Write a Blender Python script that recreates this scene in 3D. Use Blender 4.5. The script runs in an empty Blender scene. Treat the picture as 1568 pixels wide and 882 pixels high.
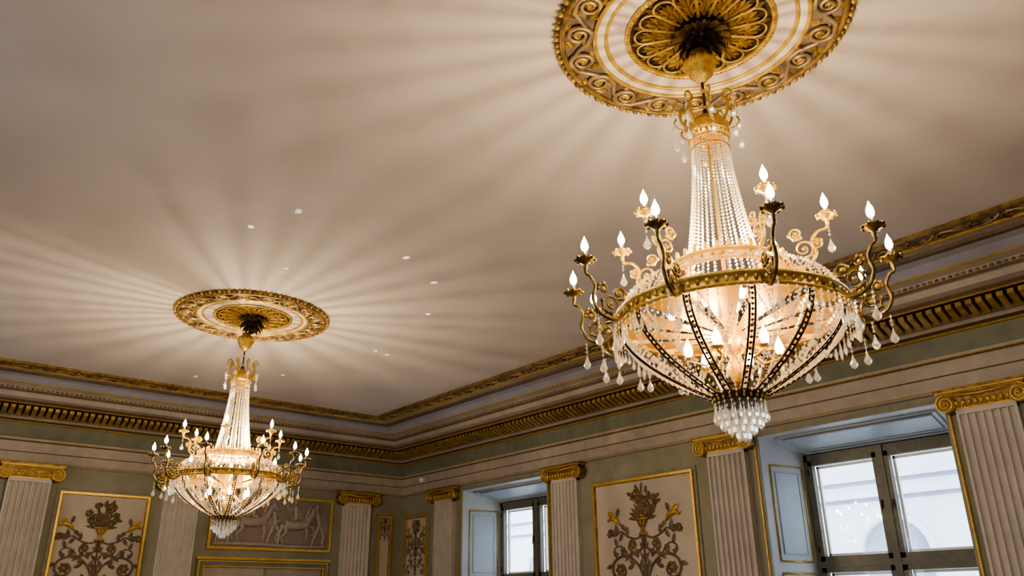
import bpy, math, random
from math import sin, cos, pi, radians, sqrt, hypot, atan2
from mathutils import Vector, Matrix
random.seed(7)
XL,XR,YN,YB,ZC=-2.5,9.5,-3.4,15.02,5.0
col=bpy.context.scene.collection

# ---------------------------------------------------------------- materials
def mat(name,c1,c2=None,rough=.6,metal=0.,scale=6.,detail=4.,bump=0.,bscale=30.,emit=0.,ecol=None):
    m=bpy.data.materials.new(name);m.use_nodes=True;nt=m.node_tree;N=nt.nodes;L=nt.links
    b=N['Principled BSDF'];b.inputs['Roughness'].default_value=rough;b.inputs['Metallic'].default_value=metal
    tc=N.new('ShaderNodeTexCoord')
    if c2 is not None:
        n=N.new('ShaderNodeTexNoise');n.inputs['Scale'].default_value=scale;n.inputs['Detail'].default_value=detail
        r=N.new('ShaderNodeValToRGB');r.color_ramp.elements[0].color=(*c1,1);r.color_ramp.elements[1].color=(*c2,1)
        r.color_ramp.elements[0].position=.32;r.color_ramp.elements[1].position=.68
        L.new(tc.outputs['Object'],n.inputs['Vector']);L.new(n.outputs['Fac'],r.inputs['Fac']);L.new(r.outputs['Color'],b.inputs['Base Color'])
    else: b.inputs['Base Color'].default_value=(*c1,1)
    if bump>0:
        n2=N.new('ShaderNodeTexNoise');n2.inputs['Scale'].default_value=bscale;n2.inputs['Detail'].default_value=3
        bp=N.new('ShaderNodeBump');bp.inputs['Strength'].default_value=bump;bp.inputs['Distance'].default_value=.02
        L.new(tc.outputs['Object'],n2.inputs['Vector']);L.new(n2.outputs['Fac'],bp.inputs['Height']);L.new(bp.outputs['Normal'],b.inputs['Normal'])
    return m
M={}
M['ceil']=mat('ceiling_plaster',(.50,.46,.435),(.56,.515,.49),.85,scale=1.1,detail=5,bump=.08,bscale=14)
M['lav']=mat('lavender_paint',(.34,.34,.41),(.40,.40,.47),.7,scale=3)
M['beige']=mat('beige_trim_paint',(.33,.29,.245),(.40,.35,.30),.6,scale=5)
M['brown']=mat('red_brown_trim',(.10,.062,.04),(.16,.10,.062),.5,scale=25)
M['olive']=mat('olive_trim',(.20,.18,.125),(.26,.235,.16),.55,scale=8)
M['green']=mat('green_frieze_paint',(.16,.162,.115),(.20,.202,.15),.65,scale=5)
M['wall']=mat('wall_paint_grey_green',(.235,.225,.165),(.285,.268,.205),.7,scale=4)
M['panel']=mat('panel_paint_beige',(.45,.39,.32),(.52,.455,.38),.7,scale=3)
M['pil']=mat('pilaster_paint',(.46,.42,.385),(.54,.495,.455),.55,scale=6)
M['gold']=mat('gilded',(.62,.39,.07),(.86,.58,.15),.32,.75,scale=30,bump=.25,bscale=90)
M['sungold']=mat('sunburst_gilt',(.88,.48,.045),(.96,.60,.09),.4,.6,scale=20)
M['goldp']=mat('gold_paint',(.44,.28,.055),(.64,.43,.10),.4,.45,scale=18,bump=.2,bscale=60)
M['dentil']=mat('dentil_antique_gold',(.26,.175,.055),(.50,.34,.095),.4,.5,scale=9)
M['aged']=mat('aged_gilt_bronze',(.13,.078,.03),(.38,.24,.075),.4,.5,scale=14,bump=.3,bscale=60)
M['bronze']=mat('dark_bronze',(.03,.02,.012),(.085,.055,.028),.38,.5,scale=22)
M['orn']=mat('ornament_brown',(.10,.07,.045),(.20,.15,.09),.55,.15,scale=16)
M['relief']=mat('relief_ground',(.22,.175,.145),(.27,.22,.18),.6,scale=10)
M['relfig']=mat('relief_figures',(.33,.27,.225),(.39,.325,.275),.5,scale=14)
M['white']=mat('cream_ring_paint',(.62,.58,.53),(.68,.64,.59),.6,scale=8)
M['pink']=mat('pink_ring_paint',(.52,.46,.43),(.57,.50,.475),.6,scale=6)
M['scrollbg']=mat('scroll_ground',(.12,.088,.07),(.20,.15,.12),.6,scale=12)
M['scroll']=mat('scroll_taupe_gilt',(.24,.18,.13),(.46,.33,.15),.38,.45,scale=9)
M['blue']=mat('shutter_blue_paint',(.40,.44,.46),(.46,.50,.52),.45,scale=5)
M['blue2']=mat('shutter_panel_blue',(.33,.39,.42),(.38,.44,.47),.45,scale=5)
M['sash']=mat('window_frame_olive',(.11,.105,.075),(.15,.14,.10),.4,scale=9)
M['black']=mat('black_candle_sleeve',(.02,.018,.015),rough=.4)
M['facade']=mat('facade_plaster',(.72,.76,.83),(.82,.85,.90),.8,scale=.8)
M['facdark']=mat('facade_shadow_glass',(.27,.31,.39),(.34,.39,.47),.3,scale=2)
M['snow']=mat('street_paving',(.75,.77,.8),(.85,.87,.9),.8,scale=2)
M['plastic']=mat('white_plastic',(.75,.75,.73),rough=.4)
M['olivegilt']=mat('antique_gilt_arm',(.055,.038,.014),(.30,.20,.05),.3,.7,scale=28)
def parquet():
    m=bpy.data.materials.new('oak_parquet');m.use_nodes=True;N=m.node_tree.nodes;L=m.node_tree.links;b=N['Principled BSDF']
    tc=N.new('ShaderNodeTexCoord');br=N.new('ShaderNodeTexBrick');br.inputs['Scale'].default_value=4
    br.inputs['Color1'].default_value=(.36,.26,.17,1);br.inputs['Color2'].default_value=(.44,.33,.22,1);br.inputs['Mortar'].default_value=(.1,.06,.03,1)
    br.inputs['Mortar Size'].default_value=.008
    L.new(tc.outputs['Object'],br.inputs['Vector']);L.new(br.outputs['Color'],b.inputs['Base Color']);b.inputs['Roughness'].default_value=.4
    return m
M['floor']=parquet()
def crystal():
    m=bpy.data.materials.new('cut_crystal');m.use_nodes=True;N=m.node_tree.nodes;L=m.node_tree.links;N.clear()
    o=N.new('ShaderNodeOutputMaterial');t=N.new('ShaderNodeBsdfTransparent');g=N.new('ShaderNodeBsdfGlossy');d=N.new('ShaderNodeBsdfTranslucent')
    d2=N.new('ShaderNodeBsdfDiffuse');e=N.new('ShaderNodeEmission');g.inputs['Roughness'].default_value=.12;g.inputs['Color'].default_value=(.97,.96,.92,1)
    d.inputs['Color'].default_value=(.95,.86,.68,1);d2.inputs['Color'].default_value=(.8,.78,.70,1)
    e.inputs['Color'].default_value=(1,.85,.60,1);e.inputs['Strength'].default_value=.08  # slight emission added so the crystal seems to glow by itself
    a1=N.new('ShaderNodeMixShader');a1.inputs[0].default_value=.35;L.new(d.outputs[0],a1.inputs[1]);L.new(d2.outputs[0],a1.inputs[2])
    a2=N.new('ShaderNodeMixShader');a2.inputs[0].default_value=.65;L.new(a1.outputs[0],a2.inputs[1]);L.new(g.outputs[0],a2.inputs[2])
    a3=N.new('ShaderNodeMixShader');a3.inputs[0].default_value=.42;L.new(a2.outputs[0],a3.inputs[1]);L.new(t.outputs[0],a3.inputs[2])
    a4=N.new('ShaderNodeAddShader');L.new(a3.outputs[0],a4.inputs[0]);L.new(e.outputs[0],a4.inputs[1]);L.new(a4.outputs[0],o.inputs[0]);return m
M['crystal']=crystal()
def emis(name,c,s):
    m=bpy.data.materials.new(name);m.use_nodes=True;N=m.node_tree.nodes;L=m.node_tree.links;N.clear()
    o=N.new('ShaderNodeOutputMaterial');e=N.new('ShaderNodeEmission');e.inputs['Color'].default_value=(*c,1);e.inputs['Strength'].default_value=s
    L.new(e.outputs[0],o.inputs[0]);return m
M['bulb']=emis('candle_bulb_glow',(1,.79,.51),310)
M['bulb2']=emis('basket_bulb_glow',(1,.64,.26),170)
def glass():
    m=bpy.data.materials.new('window_glass');m.use_nodes=True;N=m.node_tree.nodes;L=m.node_tree.links;N.clear()
    o=N.new('ShaderNodeOutputMaterial');t=N.new('ShaderNodeBsdfTransparent');g=N.new('ShaderNodeBsdfGlossy');g.inputs['Roughness'].default_value=.02
    x=N.new('ShaderNodeMixShader');x.inputs[0].default_value=.015;L.new(t.outputs[0],x.inputs[1]);L.new(g.outputs[0],x.inputs[2]);L.new(x.outputs[0],o.inputs[0]);return m
M['glass']=glass()

# ---------------------------------------------------------------- mesh builder
class MB:
    def __init__(s,T=None): s.v=[];s.f=[];s.m=[];s.s=[];s.mats=[];s.T=T or (lambda p:p)
    def mi(s,k):
        if k not in s.mats: s.mats.append(k)
        return s.mats.index(k)
    def add(s,vs,fs,k,smooth=False):
        o=len(s.v);i=s.mi(k);s.v+= [s.T(p) for p in vs]
        for f in fs: s.f.append(tuple(o+a for a in f));s.m.append(i);s.s.append(smooth)
    def box(s,a,b,k):
        x0,y0,z0=a;x1,y1,z1=b
        s.add([(x0,y0,z0),(x1,y0,z0),(x1,y1,z0),(x0,y1,z0),(x0,y0,z1),(x1,y0,z1),(x1,y1,z1),(x0,y1,z1)],
              [(0,3,2,1),(4,5,6,7),(0,1,5,4),(1,2,6,5),(2,3,7,6),(3,0,4,7)],k)
    def tube(s,pts,rad,k,n=6,flat=1.,axis=None,closed=False):
        P=[Vector(p) for p in pts];m=len(P);vs=[];fs=[]
        if not hasattr(rad,'__len__'): rad=[rad]*m
        prev=None
        for i in range(m):
            if closed: t=P[(i+1)%m]-P[i-1]
            else: t=P[min(i+1,m-1)]-P[max(i-1,0)]
            if t.length<1e-9: t=Vector((0,0,1))
            t.normalize()
            ref=Vector(axis) if axis else (prev if prev is not None else (Vector((0,0,1)) if abs(t.z)<.9 else Vector((1,0,0))))
            u=ref-t*ref.dot(t)
            if u.length<1e-6: u=t.orthogonal()
            u.normalize();w=t.cross(u);prev=u
            for j in range(n):
                a=2*pi*j/n;q=P[i]+u*(rad[i]*cos(a)*flat)+w*(rad[i]*sin(a));vs.append(tuple(q))
        r=m if closed else m-1
        for i in range(r):
            for j in range(n):
                a=i*n+j;b=i*n+(j+1)%n;c=((i+1)%m)*n+(j+1)%n;d=((i+1)%m)*n+j;fs.append((a,b,c,d))
        if not closed: fs.append(tuple(range(n))[::-1]);fs.append(tuple((m-1)*n+j for j in range(n)))
        s.add(vs,fs,k,True)
    def lathe(s,prof,k,n=32,c=(0,0,0),smooth=True):
        vs=[];fs=[]
        for r,z in prof:
            for j in range(n): a=2*pi*j/n;vs.append((c[0]+r*cos(a),c[1]+r*sin(a),c[2]+z))
        for i in range(len(prof)-1):
            for j in range(n): fs.append((i*n+j,i*n+(j+1)%n,(i+1)*n+(j+1)%n,(i+1)*n+j))
        s.add(vs,fs,k,smooth)
    def octa(s,c,rx,rz,k):
        x,y,z=c;s.add([(x+rx,y,z),(x,y+rx,z),(x-rx,y,z),(x,y-rx,z),(x,y,z+rz),(x,y,z-rz)],
            [(0,1,4),(1,2,4),(2,3,4),(3,0,4),(1,0,5),(2,1,5),(3,2,5),(0,3,5)],k)
    def drop(s,c,r,L,k):
        x,y,z=c;s.lathe([(.001,0),(r*.35,-L*.3),(r,-L*.68),(r*.7,-L*.88),(.001,-L)],k,6,c,False)
    def ball(s,c,r,k,n=8,m=5,sc=(1,1,1)):
        vs=[];fs=[]
        for i in range(m+1):
            t=pi*i/m
            for j in range(n): a=2*pi*j/n;vs.append((c[0]+sc[0]*r*sin(t)*cos(a),c[1]+sc[1]*r*sin(t)*sin(a),c[2]+sc[2]*r*cos(t)))
        for i in range(m):
            for j in range(n): fs.append((i*n+j,i*n+(j+1)%n,(i+1)*n+(j+1)%n,(i+1)*n+j))
        s.add(vs,fs,k,True)
    def build(s,name,parent=None,loc=(0,0,0)):
        me=bpy.data.meshes.new(name);me.from_pydata([tuple(p) for p in s.v],[],s.f)
        for k in s.mats: me.materials.append(M[k])
        me.polygons.foreach_set('material_index',s.m);me.polygons.foreach_set('use_smooth',s.s);me.update()
        o=bpy.data.objects.new(name,me);col.objects.link(o);o.location=loc
        if parent: o.parent=parent
        return o
def empty(name,loc=(0,0,0)):
    e=bpy.data.objects.new(name,None);col.objects.link(e);e.location=loc;e.empty_display_size=.2;return e
def smooth_path(pts,n=6):
    P=[Vector(p) for p in pts];out=[]
    for i in range(len(P)-1):
        p0=P[max(i-1,0)];p1=P[i];p2=P[i+1];p3=P[min(i+2,len(P)-1)]
        for j in range(n):
            t=j/n;out.append(.5*((2*p1)+(p2-p0)*t+(2*p0-5*p1+4*p2-p3)*t*t+(3*p1-p0-3*p2+p3)*t*t*t))
    out.append(P[-1]);return out
def leaf(mb,a,b,ang,L,w,k,c0=0.,h=.012):
    ca,sa=cos(ang),sin(ang)
    def p(u,v,c): return (a+u*ca-v*sa,c0+c,b+u*sa+v*ca)
    vs=[p(0,0,0),p(.3*L,w*.5,0),p(.7*L,w*.42,0),p(L,0,h*.3),p(.7*L,-w*.42,0),p(.3*L,-w*.5,0),p(.3*L,0,h),p(.7*L,0,h*.9)]
    mb.add(vs,[(0,6,1),(1,6,7,2),(2,7,3),(3,7,4),(4,7,6,5),(5,6,0)],k,False)
def spiral(a,b,r0,r1,a0,turns,n=22,c=0.):
    return [(a+(r0+(r1-r0)*t)*cos(a0+turns*2*pi*t),c,b+(r0+(r1-r0)*t)*sin(a0+turns*2*pi*t)) for t in [i/n for i in range(n+1)]]
def flower(mb,a,b,r,k,k2,c0=0.,n=6,rot=0):
    for i in range(n): leaf(mb,a,b,rot+2*pi*i/n,r,r*.7,k,c0,h=.014)
    mb.ball((a,c0+.008,b),r*.28,k2,6,4)

TR=lambda p:(XR-p[1],p[0],p[2])      # right wall : (along y, outward, z)
TL=lambda p:(XL+p[1],p[0],p[2])
TB=lambda p:(p[0],YB-p[1],p[2])      # back wall  : (along x, outward, z)

# ---------------------------------------------------------------- shell
TH=.95
b=MB();b.box((XL-TH,YN-.5,-.2),(XR+TH,YB+.5,0),'floor');b.build('floor')
b=MB();b.box((XL-TH,YN-.5,ZC),(XR+TH,YB+.5,ZC+.2),'ceil');b.build('ceiling')
WINS=[4.90,11.62,-1.80];WO=1.23
ZS,ZH=.75,3.70
def wallwin(X0,X1,name):
    b=MB();y=YN-.5
    for c in sorted(WINS):
        b.box((X0,y,0),(X1,c-WO,ZC),'wall');b.box((X0,c-WO,0),(X1,c+WO,ZS),'wall');b.box((X0,c-WO,ZH),(X1,c+WO,ZC),'wall');y=c+WO
    b.box((X0,y,0),(X1,YB+.5,ZC),'wall');b.build(name)
wallwin(XR,XR+TH,'wall_right');wallwin(XL-TH,XL,'wall_left')
b=MB();b.box((XL,YB,0),(XR,YB+.5,ZC),'wall');b.build('wall_back')
b=MB();b.box((XL,YN-.5,0),(XR,YN,ZC),'wall');b.build('wall_front')

def sweep(b,segs):
    for (d0,z0,d1,z1,k) in segs:
        def rc(d,z): return [(XL+d,YN+d,z),(XR-d,YN+d,z),(XR-d,YB-d,z),(XL+d,YB-d,z)]
        A=rc(d0,z0);B=rc(d1,z1)
        b.add(A+B,[(i,(i+1)%4,4+(i+1)%4,4+i) for i in range(4)],k)
def prof(pts):
    return [(pts[i][0],pts[i][1],pts[i+1][0],pts[i+1][1],pts[i][2]) for i in range(len(pts)-1)]
b=MB()
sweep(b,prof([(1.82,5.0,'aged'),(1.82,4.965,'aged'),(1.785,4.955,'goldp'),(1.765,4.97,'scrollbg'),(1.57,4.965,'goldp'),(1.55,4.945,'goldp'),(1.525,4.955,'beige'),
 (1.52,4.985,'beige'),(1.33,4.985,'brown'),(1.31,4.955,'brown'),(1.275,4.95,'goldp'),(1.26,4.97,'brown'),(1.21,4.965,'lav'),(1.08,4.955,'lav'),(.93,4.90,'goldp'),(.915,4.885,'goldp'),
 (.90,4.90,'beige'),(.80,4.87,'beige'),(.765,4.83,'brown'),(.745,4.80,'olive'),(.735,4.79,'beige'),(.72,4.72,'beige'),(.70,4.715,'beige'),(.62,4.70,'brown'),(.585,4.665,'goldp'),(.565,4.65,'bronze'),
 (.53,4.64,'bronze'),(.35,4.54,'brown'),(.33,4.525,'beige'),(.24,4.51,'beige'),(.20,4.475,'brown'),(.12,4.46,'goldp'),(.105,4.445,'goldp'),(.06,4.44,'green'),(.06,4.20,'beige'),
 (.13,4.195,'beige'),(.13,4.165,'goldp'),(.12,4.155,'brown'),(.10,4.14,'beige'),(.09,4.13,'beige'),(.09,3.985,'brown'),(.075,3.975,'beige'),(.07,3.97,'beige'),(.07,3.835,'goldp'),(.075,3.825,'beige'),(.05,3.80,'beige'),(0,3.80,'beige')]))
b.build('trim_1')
b=MB()
for T,lo,hi in ((TR,YN+1,YB-.45),(TB,XL+1,XR-.45)):
    b.T=T;s=hi-.03
    while s>lo:
        vs=[];w=.032
        for (d,z) in ((.555,4.625),(.345,4.525),(.345,4.485),(.555,4.575)): vs+=[(s-w,d,z),(s+w,d,z)]
        b.add(vs,[(0,1,3,2),(2,3,5,4),(4,5,7,6),(6,7,1,0),(0,2,4,6),(1,7,5,3)],'dentil');s-=.105
b.T=lambda p:p
b.build('trim_2')
b=MB()
def strip_orn(T,lo,hi):
    b.T=T;s=lo;i=0
    while s<hi:
        sg=1 if i%2 else -1
        b.tube(spiral(s,0.0,.075,.012,-sg*pi/2,sg*1.4,16,.012),[.015*(1-.5*t/16) for t in range(17)],'aged',5)
        for j in range(5): leaf(b,s+.15,-.07*sg,(pi/2*sg)+(j-2)*.5,.15 if j==2 else .12,.045,'scroll' if j%2 else 'aged',.0,.022)
        b.tube([(s+.06,.01,.06*sg),(s+.12,.015,.0),(s+.2,.015,-.05*sg),(s+.3,.01,-.075*sg)],.012,'scroll',5)
        s+=.3;i+=1
strip_orn(lambda p:(XR-1.667+p[2],p[0],4.968-p[1]),YN+1.9,YB-1.75)
strip_orn(lambda p:(p[0],YB-1.667+p[2],4.968-p[1]),XL+1.9,XR-1.75)
for T,lo,hi in ((TR,YN+1,YB-.3),(TB,XL+1,XR-.3)):
    b.T=T;s=hi
    while s>lo:
        b.ball((s,.785,4.845),.016,'aged',5,4,(1.6,1,1));s-=.07
b.T=lambda p:p
b.build('trim_3')

# ---------------------------------------------------------------- pilasters
def pilaster(T,s,name):
    b=MB(T);w=.31;n=7;D=.09;fw=(2*w-.04)/n;pts=[(-w,0),(-w,D)]
    for i in range(n):
        c=-w+.02+fw*(i+.5);r=fw*.41
        for j in range(9):
            a=pi*j/8;pts.append((c-r*cos(a),D-.046*sin(a)))
    pts+=[(w,D),(w,0)];vs=[];z0,z1=.42,3.55
    for (u,d) in pts: vs+=[(s+u,d,z0),(s+u,d,z1)]
    b.add(vs,[(2*i,2*i+1,2*i+3,2*i+2) for i in range(len(pts)-1)],'pil')
    b.box((s-w,0,3.52),(s+w,D+.002,3.575),'pil')
    b.box((s-w-.03,0,.30),(s+w+.03,.12,.42),'pil');b.box((s-w-.05,0,0),(s+w+.05,.15,.30),'pil')
    b.box((s-w-.015,0,3.575),(s+w+.015,D+.02,3.60),'gold')
    b.box((s-.36,0,3.60),(s+.36,.14,3.70),'aged')
    for i in range(9):
        a=s-.26+i*.065;b.ball((a,.145,3.635),.028,'goldp',8,5,(.9,.7,1.2))
    for i in range(20): b.ball((s-.31+i*.0326,.145,3.592),.012,'gold',5,4)
    b.box((s-.40,0,3.70),(s+.40,.155,3.735),'aged')
    b.tube([(s-.39,.155,3.735),(s,.16,3.708),(s+.39,.155,3.735)],.016,'goldp',6)
    b.box((s-.46,0,3.755),(s+.46,.19,3.775),'goldp');b.box((s-.44,0,3.735),(s+.44,.17,3.757),'aged');b.box((s-.475,0,3.775),(s+.475,.20,3.80),'aged')
    for sg in (-1,1):
        c=s+sg*.375
        vs=[];n2=20
        for dd in (.0,.165):
            for j in range(n2): a=2*pi*j/n2;vs.append((c+.103*cos(a),dd,3.640+.103*sin(a)))
        b.add(vs,[(j,(j+1)%n2,n2+(j+1)%n2,n2+j) for j in range(n2)]+[tuple(n2+j for j in range(n2))],'aged')
        b.tube([(c+sg*(.106*(1-t)+.016*t)*cos(pi/2-t*2*pi*2.1),.17,3.640+(.106*(1-t)+.016*t)*sin(pi/2-t*2*pi*2.1)) for t in [i/44 for i in range(45)]],[.014-.006*i/44 for i in range(45)],'gold',6)
        b.ball((c,.175,3.640),.02,'gold',8,5)
    b.T=lambda p:p
    return b.build(name)
for i,y in enumerate((13.40,9.90,6.63,3.22,-.12)): pilaster(TR,y,'pilaster')
for x in (2.40,4.82,8.36,-.5): pilaster(TB,x,'pilaster')

# ---------------------------------------------------------------- framed panels with arabesques
def frame(b,a0,a1,z0,z1,w,d,k):
    b.box((a0,0,z0),(a0+w,d,z1),k);b.box((a1-w,0,z0),(a1,d,z1),k);b.box((a0+w,0,z0),(a1-w,d,z0+w),k);b.box((a0+w,0,z1-w),(a1-w,d,z1),k)
def scrolls(b,c,z,s,k='orn'):
    K=k;c0=.022
    for i in range(46):
        t=random.uniform(0,1);a=random.uniform(-1,1);hw=.10+.16*sin(pi*min(1,(1-t)*.9+.05));aa=c+a*hw*s;zz=z-.37*s+t*.36*s
        if i%3==0: leaf(b,aa,zz,pi/2-a*1.3+random.uniform(-.5,.5),.12*s,.055*s,K,c0)
        else: flower(b,aa,zz,random.uniform(.045,.072)*s,K if i%4 else 'aged','goldp' if i%2 else K,c0,rot=random.random())
    for i in range(11): leaf(b,c,z-.40*s,pi/2+(i-5)*.30,.27*s,.06*s,K,c0)
    vs=[(-.10,-.40),(.10,-.40),(.075,-.47),(.035,-.52),(.03,-.56),(.07,-.60),(-.07,-.60),(-.03,-.56),(-.035,-.52),(-.075,-.47)]
    b.add([(c+u*s,c0+.02,z+v*s) for u,v in vs],[tuple(range(10))],'aged')
    b.tube([(c-.11*s,c0+.02,z-.40*s),(c+.11*s,c0+.02,z-.40*s)],.014*s,'goldp',6);b.tube([(c-.07*s,c0+.02,z-.6*s),(c+.07*s,c0+.02,z-.6*s)],.012*s,'goldp',6)
    for q in (-.5,0,.5): b.tube([(c+q*.16*s,c0+.03,z-.41*s),(c+q*.06*s,c0+.03,z-.51*s)],.006*s,K,4)
    for g in (-1,1):
        b.tube([(c+g*u*s,c0+.012,z+v*s) for u,v in ((.66,-.40),(.60,-.35),(.50,-.37),(.42,-.46))],[.008*s,.030*s,.045*s,.012*s],'goldp',6)
        leaf(b,c+g*.52*s,z-.36*s,pi/2-g*.9,.17*s,.08*s,'goldp',c0+.01);leaf(b,c+g*.64*s,z-.38*s,pi/2-g*1.2,.06*s,.03*s,'goldp',c0)
        leaf(b,c+g*.48*s,z-.34*s,pi/2+g*.3,.13*s,.06*s,K,c0+.01)
        leaf(b,c+g*.42*s,z-.45*s,pi/2+g*2.3,.15*s,.07*s,K,c0)
        for j in range(5): leaf(b,c+g*(.68-.05*j)*s,z-(.53-.01*j)*s,pi/2+g*(1.5+.5*j),.12*s,.055*s,K,c0)
        def T(pts,r,kk=K): b.tube(smooth_path([(c+g*u*s,c0,z+v*s) for u,v in pts],5),r*s,kk,5)
        T([(.02,-.60),(.14,-.66),(.30,-.62),(.42,-.55),(.55,-.60),(.62,-.55)],.014)
        T([(.02,-1.25),(.10,-1.05),(.24,-.92),(.42,-.88),(.58,-.96),(.60,-1.10),(.48,-1.18),(.37,-1.10),(.42,-1.0),(.50,-1.03)],.019)
        T([(.02,-.62),(.05,-.78),(.16,-.86),(.28,-.78),(.24,-.68),(.16,-.72)],.015)
        T([(.02,-1.3),(.20,-1.25),(.36,-1.35),(.38,-1.5),(.26,-1.55),(.2,-1.46),(.27,-1.42)],.016)
        T([(.02,-1.75),(.15,-1.60),(.4,-1.62),(.58,-1.75),(.55,-1.92),(.42,-1.94),(.38,-1.82),(.46,-1.79)],.017)
        T([(.30,-.90),(.36,-.80),(.46,-.74),(.56,-.78),(.55,-.86),(.49,-.84)],.011)
        flower(b,c+g*.47*s,z-1.06*s,.095*s,K,'goldp',c0);flower(b,c+g*.27*s,z-1.47*s,.075*s,K,'goldp',c0);flower(b,c+g*.46*s,z-1.83*s,.075*s,K,'goldp',c0)
        flower(b,c+g*.2*s,z-.74*s,.07*s,K,'goldp',c0);flower(b,c+g*.64*s,z-.57*s,.06*s,K,'goldp',c0)
        for (u,v,an) in ((.10,-1.05,2.0),(.16,-.98,.2),(.26,-.91,1.9),(.36,-.88,.9),(.50,-.90,.9),(.60,-1.0,-.2),(.56,-1.14,-1.2),(.30,-.62,1.6),(.2,-.64,-1.2),(.38,-.57,-.9),(.48,-.57,1.3),
                         (.30,-1.30,.6),(.38,-1.42,-.3),(.12,-1.26,1.0),(.3,-1.60,1.2),(.5,-1.67,.8),(.6,-1.8,-.2),(.2,-1.62,-1.0),(.08,-.80,-.6),(.27,-.85,-.8),(.40,-1.17,-2.2),(.33,-1.05,2.8),(.44,-.87,2.2),(.12,-.92,1.2),(.06,-1.12,2.6),(.5,-.75,1.2)):
            ang=an if g>0 else pi-an
            leaf(b,c+g*u*s,z+v*s,ang,.14*s,.065*s,K,c0)
    b.tube([(c,c0,z-.6*s),(c,c0,z-2.3*s)],.017*s,K,5)
    for i in range(12): 
        for g in (-1,1): leaf(b,c,z-(.68+.13*i)*s,pi/2-g*.7,.13*s,.055*s,K,c0)
def panel(T,a0,a1,z0,z1,name,sc=None):
    b=MB(T);b.box((a0,0,z0),(a1,.015,z1),'panel');frame(b,a0,a1,z0,z1,.035,.05,'gold');frame(b,a0-.05,a1+.05,z0-.05,z1+.05,.05,.02,'olive')
    frame(b,a0+.035,a1-.035,z0+.035,z1-.035,.015,.03,'aged')
    s=sc;scrolls(b,(a0+a1)/2,z1-.14*s-.03,s);b.T=lambda p:p;return b.build(name)
panel(TR,7.26,9.28,.75,3.41,'ornamental_wall_panel',1.08)
panel(TR,14.02,14.86,.75,3.36,'ornamental_wall_panel',.54)
panel(TR,.52,2.55,.75,3.41,'ornamental_wall_panel',1.08)
panel(TB,2.88,4.30,.75,3.42,'ornamental_wall_panel',.97)
panel(TB,8.90,9.22,.75,3.36,'ornamental_wall_panel',.20)
panel(TB,.1,1.8,.75,3.42,'ornamental_wall_panel',1.0)
for T,lo,hi,nm,gaps in ((TR,YN,YB,'baseboard_right',[]),(TB,XL,XR,'baseboard_back',[(5.2,7.9)])):
    b=MB(T);cur=lo
    for g0,g1 in gaps+[(hi,hi)]:
        b.box((cur,0,0),(g0,.05,.22),'pil');b.box((cur,0,.22),(g0,.03,.25),'goldp');cur=g1
    b.build(nm)

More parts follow.
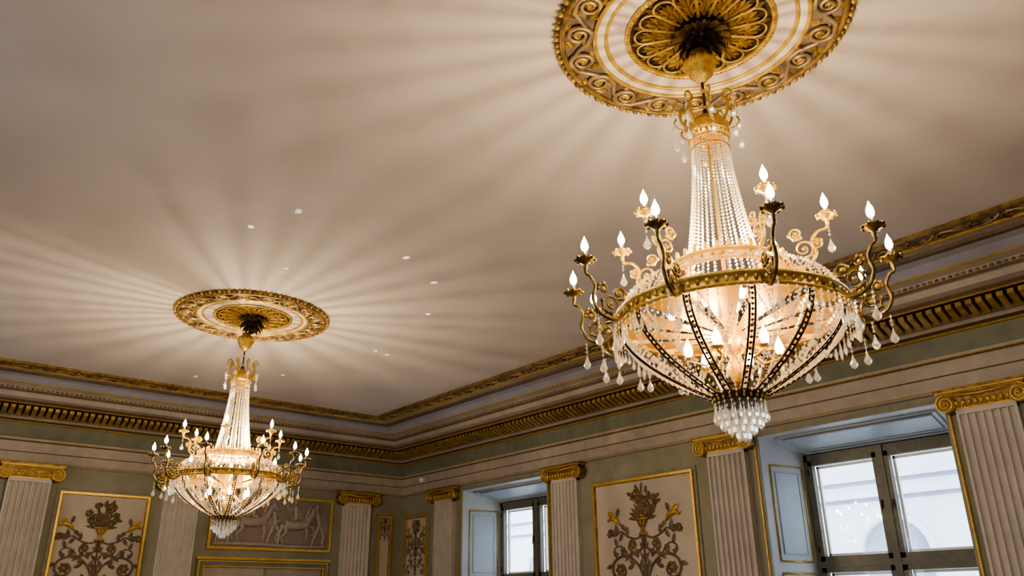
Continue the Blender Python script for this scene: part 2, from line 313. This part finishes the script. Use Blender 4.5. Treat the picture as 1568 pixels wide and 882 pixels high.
# ---------------------------------------------------------------- windows
def window(T,c,idx):
    b=MB(T);o=WO;i=1.09;ZI=3.50;dp=-.90
    for g in (-1,1):
        b.add([(c+g*o,0,ZS),(c+g*i,dp,ZS),(c+g*i,dp,ZI),(c+g*o,0,ZH)],[(0,1,2,3)],'blue')
        def P(t,z,off=.0): return (c+g*(o+(i-o)*t)-g*off,dp*t,z)
        for z0,z1 in ((.95,1.95),(2.1,3.33)):
            for (ta,za,tb,zb) in ((.16,z0,.16,z1),(.84,z0,.84,z1),(.16,z0,.84,z0),(.16,z1,.84,z1)):
                b.tube([P(ta,za,.008),P(tb,zb,.008)],.013,'goldp' ,4)
            b.add([P(.16,z0,.004),P(.84,z0,.004),P(.84,z1,.004),P(.16,z1,.004)],[(0,1,2,3)],'blue2')
            b.tube([P(.25,z0+.09,.008),P(.75,z0+.09,.008),P(.75,z1-.09,.008),P(.25,z1-.09,.008)],.010,'blue',4,closed=True)
    b.add([(c-o,0,ZH),(c+o,0,ZH),(c+i,dp,ZI),(c-i,dp,ZI)],[(0,1,2,3)],'blue')
    def S(a,t,off=.010): return (c+a*(o+(i-o)*t),dp*t,ZH+(ZI-ZH)*t-off)
    b.tube([S(-.88,.15),S(.88,.15),S(.88,.85),S(-.88,.85)],.018,'blue2',4,closed=True)
    b.tube([S(-.82,.25),S(.82,.25),S(.82,.75),S(-.82,.75)],.012,'lav',4,closed=True)
    b.add([S(-.82,.25,.004),S(.82,.25,.004),S(.82,.75,.004),S(-.82,.75,.004)],[(0,1,2,3)],'blue2')
    b.box((c-o,dp,ZS-.06),(c+o,.06,ZS),'pil')
    for g in (-1,1):
        b.box((min(c+g*o,c+g*(o+.045)),0,ZS),(max(c+g*o,c+g*(o+.045)),.03,ZH),'wall')
        b.box((min(c+g*(o+.035),c+g*(o+.055)),0,ZS),(max(c+g*(o+.035),c+g*(o+.055)),.045,ZH),'goldp')
    b.box((c-o,0,ZH),(c+o,.035,ZH+.045),'olive')
    D0,D1=-.90,-.82
    def bar(a0,a1,z0,z1,d0,d1,k='sash'): b.box((c+a0,d0,z0),(c+a1,d1,z1),k)
    bar(-i,-i+.06,ZS,ZI,D0,D1);bar(i-.06,i,ZS,ZI,D0,D1);bar(-i,i,ZI-.09,ZI,D0,D1);bar(-i,i,ZS,ZS+.07,D0,D1)
    bar(-i,i,2.02,2.10,D0,D1+.02);bar(-.045,.045,ZS,ZI,D0,D1+.025)
    for g in (-1,1):
        for z0,z1 in ((ZS+.07,2.02),(2.10,ZI-.09)):
            a0,a1=(.045,i-.06) if g>0 else (-i+.06,-.045);w=.062
            bar(a0,a0+w,z0,z1,D0+.01,D1+.012);bar(a1-w,a1,z0,z1,D0+.01,D1+.012);bar(a0,a1,z0,z0+w,D0+.01,D1+.012);bar(a0,a1,z1-w,z1,D0+.01,D1+.012)
            q=w;p=.035
            bar(a0+q,a0+q+p,z0+w,z1-w,D0-.06,D0-.02,'plastic');bar(a1-q-p,a1-q,z0+w,z1-w,D0-.06,D0-.02,'plastic');bar(a0+q,a1-q,z0+w,z0+w+p,D0-.06,D0-.02,'plastic');bar(a0+q,a1-q,z1-w-p,z1-w,D0-.06,D0-.02,'plastic')
            bar(a0+w,a1-w,z0+w,z1-w,D0+.03,D0+.035,'glass')
            for zz in (z0+.15,z1-.15):
                e=a1 if g>0 else a0;b.tube([(c+e,D1+.02,zz-.04),(c+e,D1+.02,zz+.04)],.012,'bronze',6)
            zz=(z0+z1)/2;b.box((c+g*.06,D1+.01,zz-.05),(c+g*.08,D1+.045,zz+.05),'bronze');b.tube([(c+g*.07,D1+.045,zz),(c+g*.07,D1+.05,zz-.09)],.008,'bronze',6)
    b.T=lambda p:p
    return b.build('window_%d'%idx)
for i,c in enumerate(WINS): window(TR,c,i+1);window(TL,c,i+4)  # left-wall windows are unseen, put in to admit fill light

# ---------------------------------------------------------------- door and overdoor relief (back wall)
b=MB(TB);D0,D1,ZD=5.24,7.80,2.42
frame(b,D0,D1,0,ZD,.13,.07,'green');frame(b,D0+.02,D1-.02,0,ZD-.02,.02,.09,'gold');frame(b,D0+.11,D1-.11,0,ZD-.11,.02,.085,'gold')
b.box((D0-.03,0,ZD),(D1+.03,.10,ZD+.04),'gold')
mid=(D0+D1)/2
for g in (-1,1):
    a0,a1=(mid+.01,D1-.13) if g>0 else (D0+.13,mid-.01)
    b.box((a0,0,0),(a1,.035,ZD-.13),'beige')
    for z0,z1 in ((.2,.9),(1.05,2.15)):
        frame(b,a0+.15,a1-.15,z0,z1,.03,.055,'gold');b.box((a0+.18,0,z0+.03),(a1-.18,.045,z1-.03),'panel')
b.box((mid-.02,0,0),(mid+.02,.06,ZD-.13),'olive');b.ball((mid+.08,.08,1.05),.03,'gold');b.T=lambda p:p
b.build('door_1')
b=MB(TB);A0,A1,Z0,Z1=5.38,7.82,2.60,3.60
b.box((A0,0,Z0),(A1,.015,Z1),'relief');frame(b,A0,A1,Z0,Z1,.045,.06,'gold');frame(b,A0+.045,A1-.045,Z0+.045,Z1-.045,.02,.035,'olive')
def limb(pts,r): b.tube(smooth_path([(A0+u,.03,Z0+v) for u,v in pts],4),[r[min(int(i/4),len(r)-1)]+(r[min(int(i/4)+1,len(r)-1)]-r[min(int(i/4),len(r)-1)])*((i%4)/4) for i in range((len(pts)-1)*4+1)],'relfig',8,1.,None)
def person(x,z,s,lean=0,arm=1,seat=False):
    limb([(x,z),(x+lean*.1*s,z+.16*s),(x+lean*.2*s,z+.30*s)],[.06*s,.05*s,.065*s]);b.ball((A0+x+lean*.25*s,.05,Z0+z+.43*s),.05*s,'relfig',10,7,(1,.8,1.2))
    limb([(x+lean*.2*s,z+.32*s),(x+lean*.24*s,z+.40*s)],[.03*s,.025*s])
    limb([(x+lean*.18*s,z+.29*s),(x+(.14*arm+lean*.2)*s,z+.22*s),(x+(.26*arm+lean*.2)*s,z+.34*s)],[.03*s,.024*s,.018*s])
    limb([(x+lean*.18*s,z+.29*s),(x-(.12*arm-lean*.2)*s,z+.18*s),(x-(.06*arm)*s,z+.04*s)],[.03*s,.024*s,.018*s])
    if seat: limb([(x,z),(x+.14*s*arm,z-.06*s),(x+.12*s*arm,z-.26*s),(x+.17*s*arm,z-.28*s)],[.05*s,.04*s,.025*s,.02*s])
    else:
        limb([(x-.02,z),(x-.10*s,z-.20*s),(x-.16*s,z-.40*s),(x-.10*s,z-.42*s)],[.05*s,.04*s,.025*s,.018*s]);limb([(x+.02,z),(x+.12*s,z-.18*s),(x+.10*s,z-.40*s),(x+.16*s,z-.42*s)],[.05*s,.04*s,.025*s,.018*s])
    for k in range(3): limb([(x-.03*s,z+.25*s-.06*k*s),(x-.14*s*arm,z+.1*s-.07*k*s),(x-.22*s*arm,z-.05*s-.09*k*s)],[.02*s,.018*s,.006*s])
def horse(x,z,s,g=1):
    P=lambda L:[(x+g*u*s,z+v*s) for u,v in L]
    limb(P([(-.28,.02),(-.12,.0),(.08,.01),(.22,.06)]),[.10*s,.10*s,.095*s,.09*s]);limb(P([(.2,.08),(.30,.22),(.33,.34)]),[.085*s,.06*s,.04*s]);limb(P([(.31,.35),(.38,.32),(.46,.24)]),[.045*s,.04*s,.022*s])
    limb(P([(.2,.0),(.34,-.02),(.36,-.14),(.31,-.18)]),[.045*s,.03*s,.018*s,.018*s]);limb(P([(.18,-.02),(.22,-.18),(.19,-.34),(.23,-.36)]),[.045*s,.028*s,.018*s,.02*s])
    limb(P([(-.28,-.02),(-.24,-.14),(-.34,-.24),(-.30,-.36)]),[.07*s,.04*s,.02*s,.02*s]);limb(P([(-.32,0),(-.38,-.14),(-.46,-.24),(-.42,-.35)]),[.06*s,.04*s,.02*s,.02*s])
    limb(P([(-.36,.06),(-.46,.05),(-.52,-.08),(-.5,-.2)]),[.02*s,.035*s,.03*s,.008*s])
    limb(P([(.16,.14),(.22,.28),(.28,.38)]),[.02*s,.035*s,.02*s])
horse(.85,.50,.95,1);person(.80,.62,.72,.2,1,True);horse(1.72,.48,.95,1);person(1.68,.60,.75,-.2,-1,True)
person(.28,.48,.85,.3,1);person(1.25,.46,.85,-.2,1);person(2.18,.47,.85,-.4,-1)
limb([(.1,.09),(.8,.11),(1.6,.09),(2.34,.10)],[.03,.04,.035,.03]);b.T=lambda p:p
b.build('overdoor_relief')
b=MB(TR)
b.box((14.10,.09,4.00),(14.18,.12,4.08),'plastic');b.ball((14.14,.13,4.04),.05,'plastic',12,8);b.T=lambda p:p
b.build('motion_detector')

# ---------------------------------------------------------------- ceiling medallion
def med():
    b=MB()
    b.lathe([(.0,-.012),(.47,-.012)],'bronze',96)
    b.lathe([(.465,-.004),(.47,-.03),(.485,-.036),(.50,-.03),(.505,-.02)],'goldp',96)
    b.lathe([(.505,-.015),(.615,-.015)],'pink',96)
    b.lathe([(.615,-.012),(.62,-.03),(.635,-.034),(.645,-.026)],'goldp',96)
    b.lathe([(.645,-.026),(.675,-.03),(.69,-.026)],'white',96)
    b.lathe([(.69,-.022),(.695,-.042),(.71,-.046),(.72,-.03)],'goldp',96)
    b.lathe([(.72,-.018),(.915,-.018)],'scrollbg',96)
    b.lathe([(.91,-.02),(.915,-.045),(.93,-.05),(.945,-.04),(.955,-.02),(.96,0)],'aged',96)
    for i in range(100):
        a=2*pi*i/100;b.ball((.968*cos(a),.968*sin(a),-.02),.023,'aged' if i%2 else 'goldp',6,4)
    for i in range(90):
        a=2*pi*i/90;b.ball((.485*cos(a),.485*sin(a),-.037),.008,'gold',5,3)
    R0=.817
    b.T=lambda p:((R0+p[2])*cos(p[0]/R0),(R0+p[2])*sin(p[0]/R0),-p[1])
    n=18;L=2*pi*R0/n
    for i in range(n):
        s=i*L;g=1 if i%2 else -1
        pts=[(s+q[0],.034,q[2]) for q in spiral(0,0,.088,.014,-g*pi/2,g*1.9,30)]
        b.tube([(s-L*.95,.03,g*.078),(s-L*.6,.03,g*.01),(s-L*.3,.03,-g*.07)]+pts,[.010,.016,.018]+[.018-.009*t/30 for t in range(31)],'scroll',6)
        b.tube([(q[0],.044,q[2]) for q in [(s+w[0]*.98,0,w[2]*.98) for w in spiral(0,0,.088,.014,-g*pi/2,g*1.9,26)]],.005,'gold',4)
        flower(b,s,0,.030,'gold','goldp',.03,5)
        for j in range(4):
            leaf(b,s-L*.5+j*.014,g*.03,g*(.3+.45*j),.085,.036,'goldp' if j%2 else 'aged',.02,.022)
            leaf(b,s-L*.42,-g*.03,-g*(.1+.5*j),.075,.034,'aged' if j%2 else 'scroll',.02,.022)
            leaf(b,s+L*.1,g*.082,pi/2*g+(j-1)*.8-pi*.5*g*1.2,.06,.028,'goldp',.02,.018)
    n=16
    for i in range(n):
        th=2*pi*i/n;e=(cos(th),sin(th));t=(-sin(th),cos(th))
        b.T=lambda p,e=e,t=t:(e[0]*p[2]+t[0]*p[0],e[1]*p[2]+t[1]*p[0],-p[1])
        arch=[(-.030,.03,.17),(-.046,.03,.25),(-.066,.028,.35)]+[(.070*cos(pi-pi*k/8),.028,.375+.062*sin(pi*k/8)) for k in range(9)]+[(.066,.028,.35),(.046,.03,.25),(.030,.03,.17)]
        b.tube(arch,.0085,'goldp',5)
        for row,(rb,ln) in enumerate(((.22,.10),(.29,.12))):
            for j in range(7): leaf(b,0,rb,pi/2+(j-3)*.34,ln-.012*abs(j-3),.028,'goldp' if j%2==0 else 'aged',.018+.004*row,.024)
        leaf(b,0,.17,pi/2,.10,.05,'aged',.02,.03)
        leaf(b,.085,.455,-pi/2,.11,.034,'aged',.018,.02)
    b.T=lambda p:p
    for ring,(n,r0,r1,z0,z1,w,k) in enumerate(((14,.06,.19,-.05,-.075,.05,'aged'),(12,.05,.15,-.09,-.14,.05,'bronze'),(10,.035,.11,-.14,-.19,.045,'bronze'))):
        for i in range(n):
            th=2*pi*(i+.5*ring)/n;e=Vector((cos(th),sin(th),0));t=Vector((-sin(th),cos(th),0))
            def q(r,z,s): return tuple(e*r+t*s+Vector((0,0,z)))
            m=(r0+r1)/2
            vs=[q(r0,z0,-w*.3),q(r0,z0,w*.3),q(m,z0+.01,-w*.6),q(m,z0-.02,0),q(m,z0+.01,w*.6),q(r1,z1+.01,-w*.4),q(r1,z1-.01,0),q(r1,z1+.01,w*.4),q(r1+.012,z1-.035,0)]
            b.add(vs,[(0,2,3),(0,3,1),(1,3,4),(2,5,6,3),(3,6,7,4),(5,8,6),(6,8,7)],k)
    b.lathe([(.10,0),(.08,-.05),(.06,-.10),(.05,-.16),(.04,-.22)],'bronze',24)
    b.v=[(v[0]*.945,v[1]*.945,v[2]) for v in b.v]
    return b
C1=(3.57,2.36);C2=(3.55,9.27)
mA=med().build('ceiling_medallion',loc=(*C1,ZC))
mB=bpy.data.objects.new('ceiling_medallion.001',mA.data);col.objects.link(mB);mB.location=(*C2,ZC)

# ---------------------------------------------------------------- chandelier
def zz(h): return h-3.4
g=MB();d=MB();x=MB();u=MB();cd=MB()
g.lathe([(.03,zz(3.22)),(.055,zz(3.21)),(.05,zz(3.185)),(.085,zz(3.15)),(.10,zz(3.12)),(.095,zz(3.09)),(.07,zz(3.06)),(.075,zz(3.045)),(.05,zz(3.02)),(.025,zz(2.99)),(.0,zz(2.98))],'gold',24)
for i in range(12):
    a=2*pi*i/12;g.ball((.088*cos(a),.088*sin(a),zz(3.12)),.026,'gold',6,5,(.6,.6,1.4))
d.tube([(0,0,zz(3.0)),(0,0,zz(2.74))],.009,'bronze',8)
d.tube([(0.02*cos(t),0,zz(2.76)+.03*sin(t)) for t in [2*pi*k/12 for k in range(12)]],.006,'bronze',6,closed=True)
g.ball((0,0,zz(2.92)),.018,'gold');g.ball((0,0,zz(2.80)),.016,'gold')
g.tube([(0,0,zz(2.75)),(0,0,zz(1.0))],.012,'gold',10)
g.lathe([(.10,zz(2.60)),(.125,zz(2.61)),(.12,zz(2.63)),(.128,zz(2.66)),(.118,zz(2.67)),(.10,zz(2.70)),(.05,zz(2.73)),(.02,zz(2.74))],'gold',32)
for i in range(8):
    th=2*pi*i/8;e=Vector((cos(th),sin(th),0))
    pp=[(.12,2.66),(.15,2.71),(.155,2.78),(.125,2.82),(.16,2.85),(.19,2.82),(.185,2.79)]
    g.tube(smooth_path([tuple(e*r+Vector((0,0,zz(h)))) for r,h in pp],3),[.009]*13+[.006]*6,'goldp',5)
    g.tube([tuple(e*r+Vector((0,0,zz(h)))) for r,h in ((.12,2.64),(.17,2.66),(.195,2.70),(.18,2.73))],.006,'goldp',5)
    for r0,h0 in ((.19,2.79),(.19,2.66)):
        p=e*r0
        for k in range(3): x.octa((p.x,p.y,zz(h0-.02-.022*k)),.008,.011,'crystal')
        x.drop((p.x,p.y,zz(h0-.08)),.022,.075,'crystal')
def col_r(t): return .105+.10*t**1.7
NS=30
for i in range(NS):
    a=2*pi*(i+random.uniform(-.18,.18))/NS;n=38;w=random.uniform(.85,1.2);ph=random.uniform(0,1)
    for k in range(n+1):
        t=(k+ph*.9)/(n+1);r=col_r(t);x.octa((r*cos(a),r*sin(a),zz(2.60-(2.60-1.73)*t)),(.0072+.0038*t)*w,.0105,'crystal')
    g.tube([(col_r(q/6)*cos(a),col_r(q/6)*sin(a),zz(2.60-.87*q/6)) for q in range(7)],.0012,'gold',3)
g.lathe([(.205,zz(1.72)),(.215,zz(1.735)),(.215,zz(1.75)),(.205,zz(1.76))],'gold',40)
for h in (2.56,2.50): g.lathe([(.112,zz(h-.008)),(.119,zz(h)),(.112,zz(h+.008))],'gold',32)
for i in range(24):
    a=2*pi*i/24;g.ball((.118*cos(a),.118*sin(a),zz(2.585)),.010,'gold',5,4,(.8,.8,1.6))
for i in range(12):
    a=2*pi*i/12;g.tube([(.205*cos(a),.205*sin(a),zz(1.73)),(.325*cos(a),.325*sin(a),zz(1.69))],.006,'gold',5)
g.lathe([(.325,zz(1.66)),(.345,zz(1.665)),(.335,zz(1.685)),(.34,zz(1.715)),(.35,zz(1.72)),(.335,zz(1.73)),(.31,zz(1.70)),(.315,zz(1.67)),(.325,zz(1.66))],'sungold',64)
for i in range(36):
    a=2*pi*i/36;g.ball((.34*cos(a),.34*sin(a),zz(1.74)),.016,'sungold',6,4,(.7,.7,1.7));g.ball((.347*cos(a+.087),.347*sin(a+.087),zz(1.695)),.011,'gold',5,4)
NS=60
for i in range(NS):
    a=2*pi*i/NS;n=14
    for k in range(n+1):
        t=k/n;r=.335+.255*sin(t*pi/2);x.octa((r*cos(a),r*sin(a),zz(1.66-.185*(1-cos(t*pi/2)))),.0075+.004*t,.010,'crystal')
g.lathe([(.585,zz(1.405)),(.615,zz(1.40)),(.622,zz(1.412)),(.612,zz(1.42)),(.612,zz(1.455)),(.625,zz(1.46)),(.622,zz(1.475)),(.60,zz(1.478)),(.585,zz(1.47)),(.585,zz(1.405))],'goldp',96)
for i in range(84):
    a=2*pi*i/84;g.ball((.616*cos(a),.616*sin(a),zz(1.438)),.013,'aged' if i%2 else 'gold',6,4,(.8,.8,1.2))
def bk(t): return .13+.46*(1-t**1.7), 1.40-.40*t**.92
def bpt(t,a,dr=0.): r,h=bk(t);r+=dr;return (r*cos(a),r*sin(a),zz(h))
NR=12
for i in range(NR):
    a=2*pi*(i+.5)/NR
    for sg in (-1,1):
        pts=[]
        for k in range(19):
            t=k/18;r,h=bk(t);off=sg*.014/r;pts.append(bpt(t,a+off,.006))
        d.tube(pts,.0058,'bronze',5)
    for k in range(19):
        t=(k+.5)/19;p=bpt(t,a,.006);d.octa(p,.012,.010,'bronze')
    a2=a+2*pi/NR
    for k in range(24):
        t=(k+.5)/24;z0=.0145-.005*t
        f=t;x.octa(bpt(t,a+(a2-a)*f),z0,.013,'crystal');x.octa(bpt(t,a2+(a-a2)*f),z0,.013,'crystal')
    for k in range(13,24):
        t=(k+.3)/24;x.octa(bpt(t,a+(a2-a)*.5),.008,.011,'crystal')
    for fr,kk in ((.2,11),(.8,11)):
        for k in range(kk):
            t=(k+.3)/24;x.octa(bpt(t,a+(a2-a)*(fr+(.5-fr)*k/kk*1.0)),.011,.013,'crystal')
    for fr in (.1,.9):
        for k in range(4,22):
            t=(k+.3)/24;x.octa(bpt(t,a+(a2-a)*fr,-.01),.008,.012,'crystal')
    c=bpt(.5,a+(a2-a)/2,.006);x.octa(c,.026,.026,'crystal')
d.lathe([(.115,zz(1.025)),(.14,zz(1.02)),(.145,zz(1.005)),(.132,zz(.995)),(.13,zz(.975)),(.122,zz(.97)),(.06,zz(.965)),(.0,zz(.96))],'bronze',32)
for i in range(24):
    a=2*pi*i/24;d.ball((.136*cos(a),.136*sin(a),zz(.988)),.010,'gold',5,4,(.8,.8,1.3))
for rr,n,h0,ln in ((.130,20,.965,.090),(.10,14,.95,.11),(.065,9,.93,.12),(.03,5,.90,.12)):
    for i in range(n):
        a=2*pi*(i+rr*7)/n;x.octa((rr*cos(a),rr*sin(a),zz(h0)),.009,.011,'crystal');x.drop((rr*cos(a),rr*sin(a),zz(h0-.012)),.0135,ln,'crystal')
x.drop((0,0,zz(.86)),.026,.09,'crystal')
n=84
for i in range(n):
    a=2*pi*i/n;q=(.632*cos(a),.632*sin(a));s=.85+.35*cos(a*12)
    x.octa((q[0],q[1],zz(1.385)),.009,.012,'crystal');x.octa((q[0],q[1],zz(1.361)),.008,.011,'crystal');x.drop((q[0],q[1],zz(1.348)),.0105,.10*s,'crystal')
# inside: gilt sunburst and lamps
g.lathe([(.014,zz(1.5)),(.05,zz(1.46)),(.03,zz(1.40)),(.07,zz(1.34)),(.085,zz(1.30)),(.05,zz(1.25)),(.02,zz(1.22)),(.05,zz(1.16)),(.02,zz(1.08))],'sungold',24)
for i in range(12):
    th=2*pi*i/12;e=Vector((cos(th),sin(th),0));t=Vector((-sin(th),cos(th),0))
    vs=[]
    for r,h,w in ((.05,1.34,.010),(.25,1.37,.048),(.585,1.42,.11)):
        for s in (-1,1): vs.append(tuple(e*r+t*w*s+Vector((0,0,zz(h)))))
    g.add(vs,[(0,1,3,2),(2,3,5,4)],'sungold')
def bulb(p,s=1.,up=1,k='bulb'):
    prof=[(.005,0),(.013,.005),(.0175,.020),(.0160,.034),(.0105,.049),(.0045,.062),(.0005,.074)]
    u.lathe([(r*s,up*z*s) for r,z in prof],k,8,p)
for i in range(6):
    th=2*pi*(i+.25)/6;e=Vector((cos(th),sin(th),0));p=e*.24+Vector((0,0,zz(1.23)))
    g.tube([tuple(e*.06+Vector((0,0,zz(1.28)))),tuple(e*.15+Vector((0,0,zz(1.18)))),tuple(e*.24+Vector((0,0,zz(1.205)))),tuple(p)],.008,'gold',6)
    g.lathe([(.0,0),(.03,.004),(.035,.012)],'gold',12,tuple(p-Vector((0,0,.02))));bulb(tuple(p),1.4,k='bulb2')
for i in range(3):
    th=2*pi*(i+.1)/3;bulb((.12*cos(th),.12*sin(th),zz(1.52)),1.1,k='bulb2')
def arm(az,path,scr,cup,dark,k):
    e=Vector((cos(az),sin(az),0))
    P=lambda r,h:tuple(e*r+Vector((0,0,zz(h))))
    B=d if dark else g
    sp=smooth_path([P(r,h) for r,h in path],5);B.tube(sp,[.0115-.003*i/len(sp) for i in range(len(sp))],k,6)
    for (r,h,r0,r1,a0,tu) in scr:
        B.tube([P(r+(r0+(r1-r0)*t)*cos(a0+tu*2*pi*t),h+(r0+(r1-r0)*t)*sin(a0+tu*2*pi*t)) for t in [i/20 for i in range(21)]],[.0085-.004*i/20 for i in range(21)],k,5)
        q=P(r,h);g.ball(q,.012,'gold',6,4)
        for j in range(3):
            aa=a0+tu*2*pi*.1*j;q1=P(r+r0*cos(aa),h+r0*sin(aa));g.ball(q1,.012,'gold' if not dark else 'aged',5,4)
    r,h=cup;q=P(r,h)
    B.lathe([(.006,-.05),(.012,-.035),(.010,-.02),(.022,-.008),(.047,.006),(.052,.014),(.040,.012),(.016,.004)],k,14,q)
    for j in range(8):
        a=2*pi*j/8;B.ball((q[0]+.050*cos(a),q[1]+.050*sin(a),q[2]+.010),.011,k,5,4)
    B.lathe([(.014,.0),(.018,.012),(.013,.022)],k,10,q)
    cd.lathe([(.0125,.015),(.0125,.062),(.0,.063)],'black' if dark else 'gold',10,q)
    bulb((q[0],q[1],q[2]+.061),1.15)
    return P
base=atan2(-2.30,-3.50)
for az in (-133,-110,-86,-54,-19,17,57,88,117,145,178,206):
    A=base+radians(az)
    P=arm(A,[(.605,1.44),(.65,1.385),(.71,1.36),(.78,1.39),(.815,1.46),(.80,1.53),(.825,1.585),(.85,1.60),(.85,1.64)],
        [(.715,1.445,.055,.012,-pi*.5,1.5),(.665,1.51,.038,.01,-pi*.4,-1.5),(.755,1.525,.03,.008,0,1.3)],(.85,1.665),True,'olivegilt')
    for (r,h) in ((.79,1.37),(.70,1.345)):
        for k in range(3): q=P(r,h-.015-.022*k);x.octa(q,.0085,.012,'crystal')
        x.drop(P(r,h-.075),.022,.085,'crystal')
    for k in range(14):
        t=k/13;r=.35+(.80-.35)*t;h=1.70+(1.52-1.70)*t-.16*sin(pi*t)*.6+.02
        if t>.55: x.octa(P(r,h),.006,.009,'crystal')
for i in range(6):
    A=base+radians(26+(i)*60+(-6 if i%2 else 0))
    P=arm(A,[(.34,1.70),(.39,1.665),(.45,1.675),(.49,1.73),(.475,1.80),(.51,1.85),(.555,1.86),(.57,1.89)],
        [(.43,1.765,.055,.012,-pi*.5,1.5),(.40,1.86,.036,.01,-pi*.3,-1.6),(.50,1.78,.03,.01,pi*.8,-1.4)],(.57,1.925),False,'gold')
    for k in range(3): x.octa(P(.57,1.865-.022*k),.0085,.012,'crystal')
    x.drop(P(.57,1.80),.022,.085,'crystal')
built=None;CH=[]
for idx,(cx,cy,dz) in enumerate(((C1[0]-.03,C1[1]+.007,0),(C2[0]-.045,C2[1]+.035,-.04))):
    e=empty('crystal_chandelier' if idx==0 else 'crystal_chandelier.001',(cx,cy,ZC+dz));CH.append(e)
    if built is None:
        built=[(n,B.build(n,e)) for n,B in (('gilt_frame',g),('bronze_frame',d),('crystal_strings',x),('candle_bulbs',u),('candle_sleeves',cd))]
    else:
        for n,o in built:
            o2=bpy.data.objects.new(n+'.001',o.data);col.objects.link(o2);o2.parent=e
    # point light added inside the beaded column so its strings streak the ceiling
    l=bpy.data.lights.new('column_lamp','POINT');l.energy=105 if idx==0 else 160;l.color=(1,.82,.56);l.shadow_soft_size=.009
    lo=bpy.data.objects.new('column_lamp' if idx==0 else 'column_lamp.001',l);col.objects.link(lo);lo.parent=e;lo.location=(.040,.028,zz(1.90))
# narrow spots added by the far chandelier, throwing glint specks on the ceiling
for i,(tx,ty,w) in enumerate(((4.06,6.55,1.),(4.68,6.94,1.),(5.22,7.85,1.),(5.50,9.59,.9),(5.73,9.66,.8),(5.02,11.6,.7),(2.50,6.86,.8),(2.71,6.28,.7),(3.21,7.6,.5),(3.98,12.5,.6))):
    c=CH[1].location;dv=Vector((tx-c.x,ty-c.y,0)).normalized();src=Vector((c.x,c.y,0))+dv*.98;src.z=3.30
    l=bpy.data.lights.new('prism_glint','SPOT');l.energy=600*w;l.color=(.90,.97,1);l.spot_size=radians(1.3+.3*w);l.spot_blend=.5;l.shadow_soft_size=.004
    o=bpy.data.objects.new('prism_glint',l);col.objects.link(o);tgt=Vector((tx,ty,5.0))
    o.parent=CH[1];o.location=src-Vector(c);o.rotation_euler=(tgt-src).to_track_quat('-Z','Y').to_euler()

# ---------------------------------------------------------------- outside
b=MB();FX=19.
b.box((FX,-14,-4),(FX+1,46,13),'facade')
for z0,z1,dx in ((3.9,4.05,.15),(4.3,4.4,.1),(5.6,5.75,.25),(5.75,5.85,.4),(7.5,7.6,.15),(1.2,1.3,.1)):
    b.box((FX-dx,-14,z0),(FX,46,z1),'facade');b.box((FX-.015,-14,z0-.09),(FX-.005,46,z0),'facdark')  # dark strip below each ledge is its shadow, painted on the wall
y=-12
while y<44:
    pts=[(y-.75,.2),(y+.75,.2),(y+.75,2.6)]+[(y+.75*cos(pi*k/10),2.6+.75*sin(pi*k/10)) for k in range(1,10)]+[(y-.75,2.6)]
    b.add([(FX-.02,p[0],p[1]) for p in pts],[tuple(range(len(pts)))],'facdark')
    b.tube([(FX-.05,y+.85*cos(pi*k/14),2.6+.85*sin(pi*k/14)) for k in range(15)],.08,'facade',6)
    b.box((FX-.06,y-.03,.2),(FX-.02,y+.03,3.3),'facade');b.box((FX-.06,y-.75,1.8),(FX-.02,y+.75,1.88),'facade')
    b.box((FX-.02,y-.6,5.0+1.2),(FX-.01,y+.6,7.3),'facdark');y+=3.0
b.build('neighbouring_building_facade')
b=MB();b.box((XR+1.0,-14,-4.2),(FX+1,46,-4),'snow');b.build('street_ground')

# ---------------------------------------------------------------- world, daylight
w=bpy.data.worlds.new('overcast_sky');bpy.context.scene.world=w;w.use_nodes=True
bg=w.node_tree.nodes['Background'];bg.inputs['Color'].default_value=(.78,.86,1,1);bg.inputs['Strength'].default_value=5.2
for i,c in enumerate(WINS):
    l=bpy.data.lights.new('daylight_portal','AREA');l.shape='RECTANGLE';l.size=2.75;l.size_y=2.1
    l.cycles.is_portal=True
    o=bpy.data.objects.new('daylight_portal',l);col.objects.link(o);o.location=(XR+.99,c,2.1);o.rotation_euler=(0,radians(90),0)
    l=bpy.data.lights.new('window_daylight','AREA');l.shape='RECTANGLE';l.size=2.75;l.size_y=2.1;l.energy=62;l.color=(.86,.91,1)  # second area light: fill added behind the unseen left windows
    o=bpy.data.objects.new('window_daylight',l);col.objects.link(o);o.location=(XL-1.0,c,2.1);o.rotation_euler=(0,radians(-90),0)

# ---------------------------------------------------------------- camera
cam=bpy.data.cameras.new('camera');co=bpy.data.objects.new('camera',cam);col.objects.link(co)
cam.sensor_width=36;cam.lens=1216.8/1568*36
p,yaw,roll=.38,.6991,-.0102
F=Vector((sin(yaw)*cos(p),cos(yaw)*cos(p),sin(p)));R=Vector((cos(yaw),-sin(yaw),0));U=R.cross(F)
R2=R*cos(roll)+U*sin(roll);U2=U*cos(roll)-R*sin(roll)
m=Matrix((R2,U2,-F)).transposed().to_4x4();m.translation=Vector((0,0,1.6));co.matrix_world=m
bpy.context.scene.camera=co
bpy.context.scene.view_settings.view_transform='AgX'
try: bpy.context.scene.view_settings.look='AgX - Medium High Contrast'
except Exception: pass
